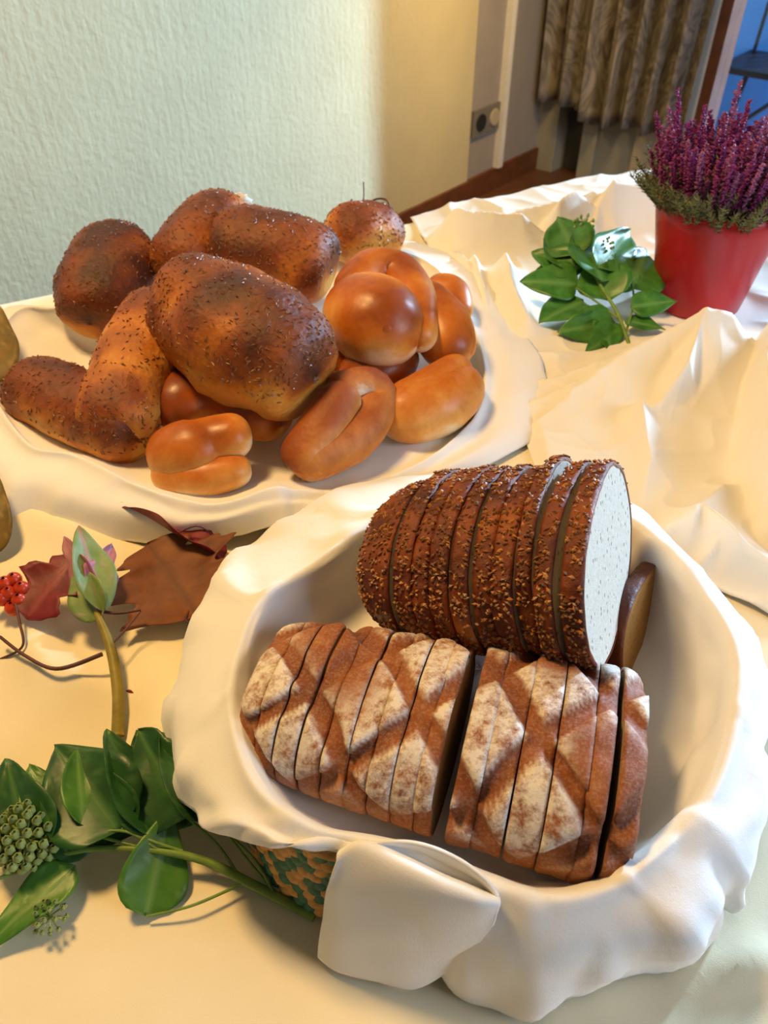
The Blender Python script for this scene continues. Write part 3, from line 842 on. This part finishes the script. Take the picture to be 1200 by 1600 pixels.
roll('dark roll half hidden under the largest seeded roll', 'roll', [([(270, 640, .060), (340, 610, .065), (420, 655, .060)], [90, 110, 90])], 0, 24, group=KG, bias=.25)
roll('dark roll hidden deep in the heap behind the twisted one', 'roll', [([(560, 590, .050), (600, 560, .055), (500, 540, .055)], [90, 110, 90])], 0, 25, group=KG, bias=.2)
# torn pale tip
tc_ = P(372, 316, .158); vv = []
for i in range(13):
    th = math.pi*i/12
    for j in range(16):
        d_ = Vector((math.sin(th)*math.cos(j*.3927)*1.3, math.sin(th)*math.sin(j*.3927), math.cos(th)*.9))
        vv.append(tc_+d_*.016*(1+.5*nz(d_, 2.2, 4)))
o = mesh('torn_crumb', vv, grid_faces(13, 16, False, True), MAT['crumb'], tall); o['label'] = 'torn pale crumb tip'
# ------------------------------------------------------------------ leaves
def leaf_grid(wfun, n=18, m=10, cup=.18, bend=.25, wave=.03, seed=0, veins=5):
    """unit leaf along +x, width along y, normal +z; returns verts, faces, vein"""
    v = []; a = []
    for i in range(n+1):
        u = i/n; w = wfun(u)
        for j in range(m+1):
            s = j/m*2-1
            y = s*w
            z = -cup*abs(s)**1.5*w*-1+(-bend*u*u)+wave*math.sin(u*9+s*2+seed)*abs(s)
            v.append((u, y, z))
            mid = math.exp(-(y/.018)**2)
            sv = abs(((u-abs(y)*.8)*veins) % 1-.5)*2
            a.append(max(mid, .6*sstep(.86, 1, sv)))
    return v, grid_faces(n+1, m+1), a
def w_ivy(u): return .36*(max(0, math.sin(math.pi*min(1, u**.62)))**.8)*(1.05-.25*u)+.004
def w_lobed(u):
    base = w_ivy(u); return base*(1+.22*math.cos(u*14))
def w_maple(u):
    x = .50*max(0, math.sin(math.pi*u**.8))**.6
    return x*(.52+.48*abs(math.sin(u*8.5)))*(1+.10*math.sin(u*41))+.004
def w_long(u): return .20*max(0, math.sin(math.pi*u**.8))**.8+.003
def place_leaf(parent, base, tip, wfun, mat, nrm=None, width=1.0, label=None, **kw):
    base = P(*base) if not isinstance(base, Vector) else base
    tip = P(*tip) if not isinstance(tip, Vector) else tip
    v, f, a = leaf_grid(wfun, **kw)
    X = tip-base; L = X.length; X.normalize()
    N = Vector(nrm) if nrm else Vector((0, -.5, 1))
    Y = N.cross(X).normalized(); N = X.cross(Y)
    vv = []
    zt = kw.get('bend', .25)
    for p in v:
        q = base+(X*p[0]+Y*p[1]*width+N*(p[2]+zt*p[0]))*L   # keep the tip at its place
        q.z = max(q.z, T+.008); vv.append(q)
    o = mesh('leaf', vv, f, MAT[mat], parent, attrs={'vein': a})
    sm_ = o.modifiers.new('thick', 'SOLIDIFY'); sm_.thickness = .0006
    if label: o['label'] = label
    return o
def stem(parent, pts, r, mat, name='stem', n=24):
    path = [Vector(p) for p in cr([P(*p) for p in pts], n)]
    rr = [lerp(r, r*.7, i/(n-1)) for i in range(n)] if not isinstance(r, (list, tuple)) else [float(np.interp(i/(n-1), np.linspace(0, 1, len(r)), r)) for i in range(n)]
    b_ = MB(); b_.tube(path, rr, 8); return b_.build(name, MAT[mat], parent)
def umbel(parent, c, R, rnd_, cnt=34, mat='bud'):
    c = P(*c); b_ = MB()
    for k in range(cnt):
        z = 1-1.5*(k+.5)/cnt; a = k*2.39996; r_ = math.sqrt(max(0, 1-z*z))
        d_ = Vector((r_*math.cos(a), r_*math.sin(a), z)); q = c+d_*R*rnd_.uniform(.85, 1.05)
        b_.tube([c, q], R*.035, 5, False)
        rb = R*.17
        vs_ = []; n_ = 6
        for i in range(4):
            th = math.pi*(i+.5)/4
            for j in range(n_): vs_.append(q+Vector((math.sin(th)*math.cos(6.283*j/n_), math.sin(th)*math.sin(6.283*j/n_), math.cos(th)))*rb)
        fs_ = grid_faces(4, n_, False, True)+[tuple(range(n_))[::-1], tuple(range(3*n_, 4*n_))]
        b_.add(vs_, fs_)
    return b_.build('flower_head', MAT[mat], parent)
rl = random.Random(9)
# ivy sprig at the front left
iv = thing('ivy_sprig', 'dark green ivy sprig with buds lying at the front left', 'ivy', tuple(P(490, 1432, .004)))
stem(iv, [(492, 1432, .008), (400, 1385, .014), (320, 1345, .022), (230, 1328, .028), (120, 1330, .026), (0, 1372, .02)], [.0042, .0040, .0035, .003, .0022, .0016], 'stem_green')
for pts in ([(285, 1330, .026), (240, 1315, .034), (180, 1290, .040)], [(375, 1372, .016), (340, 1320, .03), (290, 1275, .042)], [(430, 1400, .012), (395, 1340, .03), (330, 1280, .045)], [(380, 1380, .014), (300, 1415, .016), (228, 1432, .012)],
            [(250, 1330, .028), (200, 1300, .04), (150, 1300, .04)], [(110, 1332, .026), (60, 1310, .03), (40, 1312, .03)], [(235, 1328, .028), (120, 1300, .035), (60, 1300, .03)], [(440, 1405, .010), (400, 1360, .022), (345, 1290, .045)]):
    stem(iv, pts, .0014, 'stem_green', 'petiole', 14)
place_leaf(iv, (185, 1300, .040), (85, 1165, .050), w_ivy, 'ivy', (.3, -.6, 1), 1.15, cup=.25, bend=.2)
place_leaf(iv, (295, 1275, .042), (215, 1140, .055), w_lobed, 'ivy', (-.2, -.5, 1), 1.25, cup=.22, bend=.15, seed=2)
place_leaf(iv, (330, 1282, .046), (250, 1150, .060), w_ivy, 'ivy', (.8, -.4, .9), .85, cup=.3, bend=.1, seed=3)
place_leaf(iv, (60, 1340, .030), (10, 1185, .050), w_ivy, 'ivy', (-.2, -.6, 1), 1.0, cup=.25, bend=.2, seed=4)
place_leaf(iv, (130, 1290, .044), (120, 1170, .055), w_long, 'ivy_light', (.6, -.6, .8), 1.2, cup=.3, bend=.15, seed=5)
place_leaf(iv, (240, 1310, .030), (165, 1140, .062), w_long, 'ivy', (.9, -.5, .6), 1.1, cup=.3, bend=.1, seed=6)
place_leaf(iv, (228, 1432, .010), (265, 1262, .040), w_ivy, 'ivy_light', (.5, -.35, 1), .95, cup=.15, bend=-.12, seed=7)
place_leaf(iv, (118, 1352, .020), (-30, 1490, .012), w_ivy, 'ivy_light', (-.2, -.3, 1), .62, cup=.12, bend=.15, seed=8)
place_leaf(iv, (150, 1325, .024), (60, 1250, .036), w_ivy, 'ivy', (0, -.2, 1), 1.0, cup=.1, bend=.1, seed=9)
place_leaf(iv, (205, 1305, .030), (135, 1185, .044), w_ivy, 'ivy', (-.3, -.7, .8), 1.0, cup=.25, bend=.15, seed=11)
place_leaf(iv, (262, 1296, .030), (192, 1165, .048), w_ivy, 'ivy', (.5, -.7, .7), 1.0, cup=.25, bend=.15, seed=12)
place_leaf(iv, (95, 1315, .028), (45, 1195, .044), w_long, 'ivy_light', (.6, -.7, .6), 1.3, cup=.25, bend=.15, seed=13)
place_leaf(iv, (300, 1290, .034), (255, 1145, .050), w_ivy, 'ivy', (-.6, -.6, .7), .9, cup=.2, bend=.1, seed=14)
umbel(iv, (40, 1310, .034), .025, rl, 70)
umbel(iv, (78, 1432, .016), .013, rl, 26)
# autumn vine stalk with red leaves
vn = thing('vine_stalk', 'upright ochre vine stalk with green pink leaf tip', 'vine', tuple(P(183, 1150, .004)))
stem(vn, [(184, 1150, .010), (184, 1080, .024), (172, 1010, .036), (150, 955, .046)], [.0062, .0055, .005, .003], 'stalk')
stem(vn, [(160, 1022, .036), (90, 1045, .030), (40, 1025, .030), (0, 995, .030)], .0022, 'stem_brown', 'tendril')
stem(vn, [(155, 955, .045), (185, 958, .046), (220, 953, .044)], .0018, 'stem_brown', 'tendril')
stem(vn, [(172, 1010, .036), (195, 985, .040), (220, 955, .044)], .0012, 'stem_brown', 'tendril')
place_leaf(vn, (162, 958, .045), (122, 822, .085), w_long, 'green_pink', (.7, -.6, .6), 1.0, cup=.3, bend=.1)
place_leaf(vn, (160, 965, .044), (112, 880, .060), w_ivy, 'green_pink', (-.3, -.6, .8), .8, cup=.25, bend=.1, seed=2)
place_leaf(vn, (140, 935, .05), (175, 850, .066), w_lobed, 'pink_leaf', (.5, -.6, .6), .75, cup=.2, bend=.1, seed=3)
place_leaf(vn, (155, 930, .05), (100, 838, .075), w_lobed, 'pink_leaf', (-.4, -.7, .6), .55, cup=.2, bend=.1, seed=5)
place_leaf(vn, (192, 1085, .012), (215, 1098, .010), w_ivy, 'red_leaf', (0, -.4, 1), 1.1, cup=.2, bend=.1, seed=4)
o = thing('maple_leaf', 'dark red leaf beside the orange berries', 'leaf', tuple(P(60, 950, .02)))
place_leaf(o, (42, 968, .030), (122, 868, .052), w_maple, 'red_leaf', (-.4, -.8, .7), .95, cup=.2, bend=.2)
o = thing('maple_leaf', 'brown dry maple leaf between the two napkins', 'leaf', tuple(P(270, 930, .008)))
place_leaf(o, (310, 965, .018), (230, 850, .034), w_maple, 'brown_leaf', (.1, -.25, 1), 1.35, cup=.22, bend=.2, n=36, m=16)
stem(o, [(300, 945, .020), (290, 970, .024), (316, 974, .030)], .0012, 'stem_brown', 'leaf_stalk', 10)
o = thing('maple_leaf', 'crimson leaf seen edge on above the brown leaf', 'leaf', tuple(P(280, 840, .02)))
place_leaf(o, (345, 878, .026), (188, 788, .048), w_lobed, 'red_leaf', (-.35, .75, .8), .55, cup=.35, bend=.12, n=26)
stem(o, [(270, 838, .038), (310, 822, .05), (345, 850, .03)], .001, 'stem_brown', 'leaf_stalk', 12)
bs = thing('berry_sprig', 'cluster of orange red berries at the left edge', 'berries', tuple(P(10, 940, .02)))
for (x, y, z) in ((8, 912, .045), (22, 906, .045), (34, 920, .042), (14, 928, .04), (30, 938, .036), (2, 935, .038), (20, 950, .03), (-12, 920, .04)):
    c = P(x, y, z); b_ = MB(); vs_ = []
    for i in range(7):
        th = math.pi*(i+.5)/7
        for j in range(10): vs_.append(c+Vector((math.sin(th)*math.cos(.6283*j), math.sin(th)*math.sin(.6283*j), math.cos(th)))*.0085)
    b_.add(vs_, grid_faces(7, 10, False, True)+[tuple(range(10))[::-1], tuple(range(60, 70))]); b_.build('berry', MAT['berry'], bs)
stem(bs, [(20, 925, .04), (30, 970, .035), (35, 1010, .028), (0, 1030, .01)], .0016, 'stem_brown')
# ochre leaves at the left edge
o = thing('ochre_leaf', 'ochre leaf at the left edge behind the heap', 'leaf', tuple(P(-20, 560, .06)))
place_leaf(o, (-25, 600, .07), (0, 480, .11), w_ivy, 'olive_leaf', (.3, -.6, .6), .75, cup=.2, bend=.1)
o = thing('ochre_leaf', 'ochre leaf at the left edge below the heap', 'leaf', tuple(P(-20, 840, .02)))
place_leaf(o, (-20, 868, .02), (-2, 745, .06), w_ivy, 'olive_leaf', (.3, -.6, .6), .65, cup=.2, bend=.1)
# dry curled stalks over the small roll
o = thing('dry_stalk', 'thin dry curled stalks on the small back roll', 'stalk', tuple(P(570, 330, .13)))
stem(o, [(560, 330, .135), (568, 310, .145), (568, 285, .16)], .0016, 'stem_brown', 'stalk', 12)
stem(o, [(575, 322, .14), (585, 312, .147), (603, 312, .147), (610, 330, .138), (611, 345, .13)], .0018, 'stem_brown', 'stalk', 16)
stem(o, [(548, 332, .135), (545, 320, .142), (550, 312, .145)], .0022, 'stem_brown', 'stalk', 8)

# ivy sprig in front of the pot
iw = thing('ivy_sprig', 'fresh green leafy sprig beside the red pot', 'ivy', tuple(P(970, 540, .012)))
stem(iw, [(985, 545, .02), (965, 490, .045), (935, 440, .065), (915, 390, .085), (910, 365, .10)], .003, 'stem_green')
stem(iw, [(978, 520, .03), (990, 470, .05), (985, 430, .07)], .002, 'stem_green')
stem(iw, [(970, 500, .04), (930, 470, .05), (900, 450, .06)], .002, 'stem_green')
lv = [((900, 400, .085), (870, 340, .10), .8), ((905, 420, .07), (830, 395, .075), .9), ((905, 445, .055), (812, 440, .055), .85), ((912, 470, .04), (842, 505, .03), .95),
      ((935, 420, .08), (985, 360, .09), .6), ((940, 440, .07), (900, 360, .09), .7), ((950, 470, .05), (935, 400, .08), .95), ((985, 480, .05), (1058, 470, .055), .7),
      ((975, 500, .035), (1040, 515, .035), .75), ((970, 520, .02), (915, 550, .02), .8), ((960, 505, .03), (870, 520, .022), .8), ((985, 450, .06), (1010, 390, .075), .9),
      ((900, 430, .06), (850, 370, .08), .8), ((960, 450, .06), (1000, 430, .065), .8), ((945, 500, .03), (955, 556, .014), .7), ((880, 420, .06), (835, 425, .06), .8)]
for k, (a_, b2, w_) in enumerate(lv):
    place_leaf(iw, a_, b2, w_ivy, 'ivy_back', (rl.uniform(-.5, .5), rl.uniform(-.8, -.1), 1), w_*1.25, cup=rl.uniform(.05, .3), bend=rl.uniform(0, .25), seed=k, n=12, m=8)
umbel(iw, (912, 352, .105), .018, rl, 20); umbel(iw, (945, 385, .09), .016, rl, 20)

# ------------------------------------------------------------------ heather in a red pot
ptop = .176
rt = px2m(104, P(1108, 345, ptop)); rb_ = rt*.72
ph = thing('potted_heather', 'purple heather in a tapered red pot', 'potted plant', (POT.x, POT.y, T+.008))
vv = []
prof = [(0.001, 0), (rb_*.95, 0), (rb_, .004), (lerp(rb_, rt, .5), ptop*.5), (rt*.985, ptop-.03), (rt, ptop-.002), (rt-.002, ptop), (rt-.006, ptop-.002), (rt-.010, ptop-.02), (rt-.012, ptop-.03)]
for k in range(64):
    a = 2*math.pi*k/64
    for r_, z in prof: vv.append((POT.x+r_*math.cos(a), POT.y+r_*math.sin(a), T+.008+z))
mesh('pot', vv, grid_faces(64, len(prof), True), MAT['pot'], ph)
vv = [(POT.x+(rt-.011)*math.cos(2*math.pi*k/48), POT.y+(rt-.011)*math.sin(2*math.pi*k/48), T+ptop-.015) for k in range(48)]
mesh('soil', vv, [tuple(range(48))], MAT['soil'], ph)
rh = random.Random(3)
gm = MB()
def needle(mb, c, d_, l_, w_):
    d_ = d_.normalized(); s_ = d_.cross(Vector((rh.uniform(-1, 1), rh.uniform(-1, 1), rh.uniform(-1, 1)))).normalized()*w_; n_ = d_.cross(s_).normalized()*w_*.5
    mb.add([c+s_, c-s_, c+n_, c+d_*l_], [(0, 1, 3), (1, 2, 3), (2, 0, 3)])
for k in range(340):
    a = rh.uniform(0, 6.283); r_ = rt*math.sqrt(rh.random())*.97
    c = Vector((POT.x+r_*math.cos(a), POT.y+r_*math.sin(a), T+ptop-.012))
    out = Vector((math.cos(a)*r_/rt*1.0, math.sin(a)*r_/rt*1.0, .9)).normalized()
    Lh = rh.uniform(.04, .095); steps = 16
    for i in range(steps):
        q = c+out*Lh*i/steps
        for _ in range(4): needle(gm, q, out*.6+Vector((rh.uniform(-1, 1), rh.uniform(-1, 1), rh.uniform(-.3, .6))), .010, .0011)
o = gm.build('foliage', MAT['heather_green'], ph, False); o['kind'] = 'stuff'
spm = []
for var in range(6):
    sb = MB(); Ls = .12; nf = 70
    sb.tube([(0, 0, 0), (0, 0, Ls)], .0009, 5)
    for i in range(nf):
        z = Ls*(.22+.78*i/nf); rr = .0062*(1-((i/nf)**2)*.75)
        a = rh.uniform(0, 6.283); d_ = Vector((math.cos(a), math.sin(a), rh.uniform(.0, .7)))
        c = Vector((math.cos(a)*rr*.55, math.sin(a)*rr*.55, z)); s_ = .0030
        x = d_.normalized(); y = x.cross(Vector((0, 0, 1))).normalized(); w = x.cross(y)
        sb.add([c+x*s_*1.4, c+y*s_*.8, c+w*s_*.8, c-y*s_*.8, c-w*s_*.8, c-x*s_], [(0,1,2),(0,2,3),(0,3,4),(0,4,1),(5,2,1),(5,3,2),(5,4,3),(5,1,4)])
    me = bpy.data.meshes.new('flower_spike'); me.from_pydata([tuple(p) for p in sb.v], [], sb.f); me.materials.append(MAT['heather' if var % 3 else 'heather_pale']); spm.append(me)
for k in range(210):
    a = k*2.39996; r_ = rt*math.sqrt((k+.5)/210)*.95
    tiltv = r_/rt*.42*rh.uniform(.6, 1.2)
    o = bpy.data.objects.new('flower_spike', rh.choice(spm)); col.objects.link(o); o.parent = ph
    o.location = (r_*math.cos(a), r_*math.sin(a), ptop-.02+rh.uniform(0, .02))
    dv = Vector((math.cos(a)*math.sin(tiltv), math.sin(a)*math.sin(tiltv), math.cos(tiltv)))
    o.rotation_euler = dv.to_track_quat('Z', 'Y').to_euler()
    sc_ = rh.uniform(.60, .98)*(1.35 if rh.random() < .10 else 1); o.scale = (1, 1, sc_)
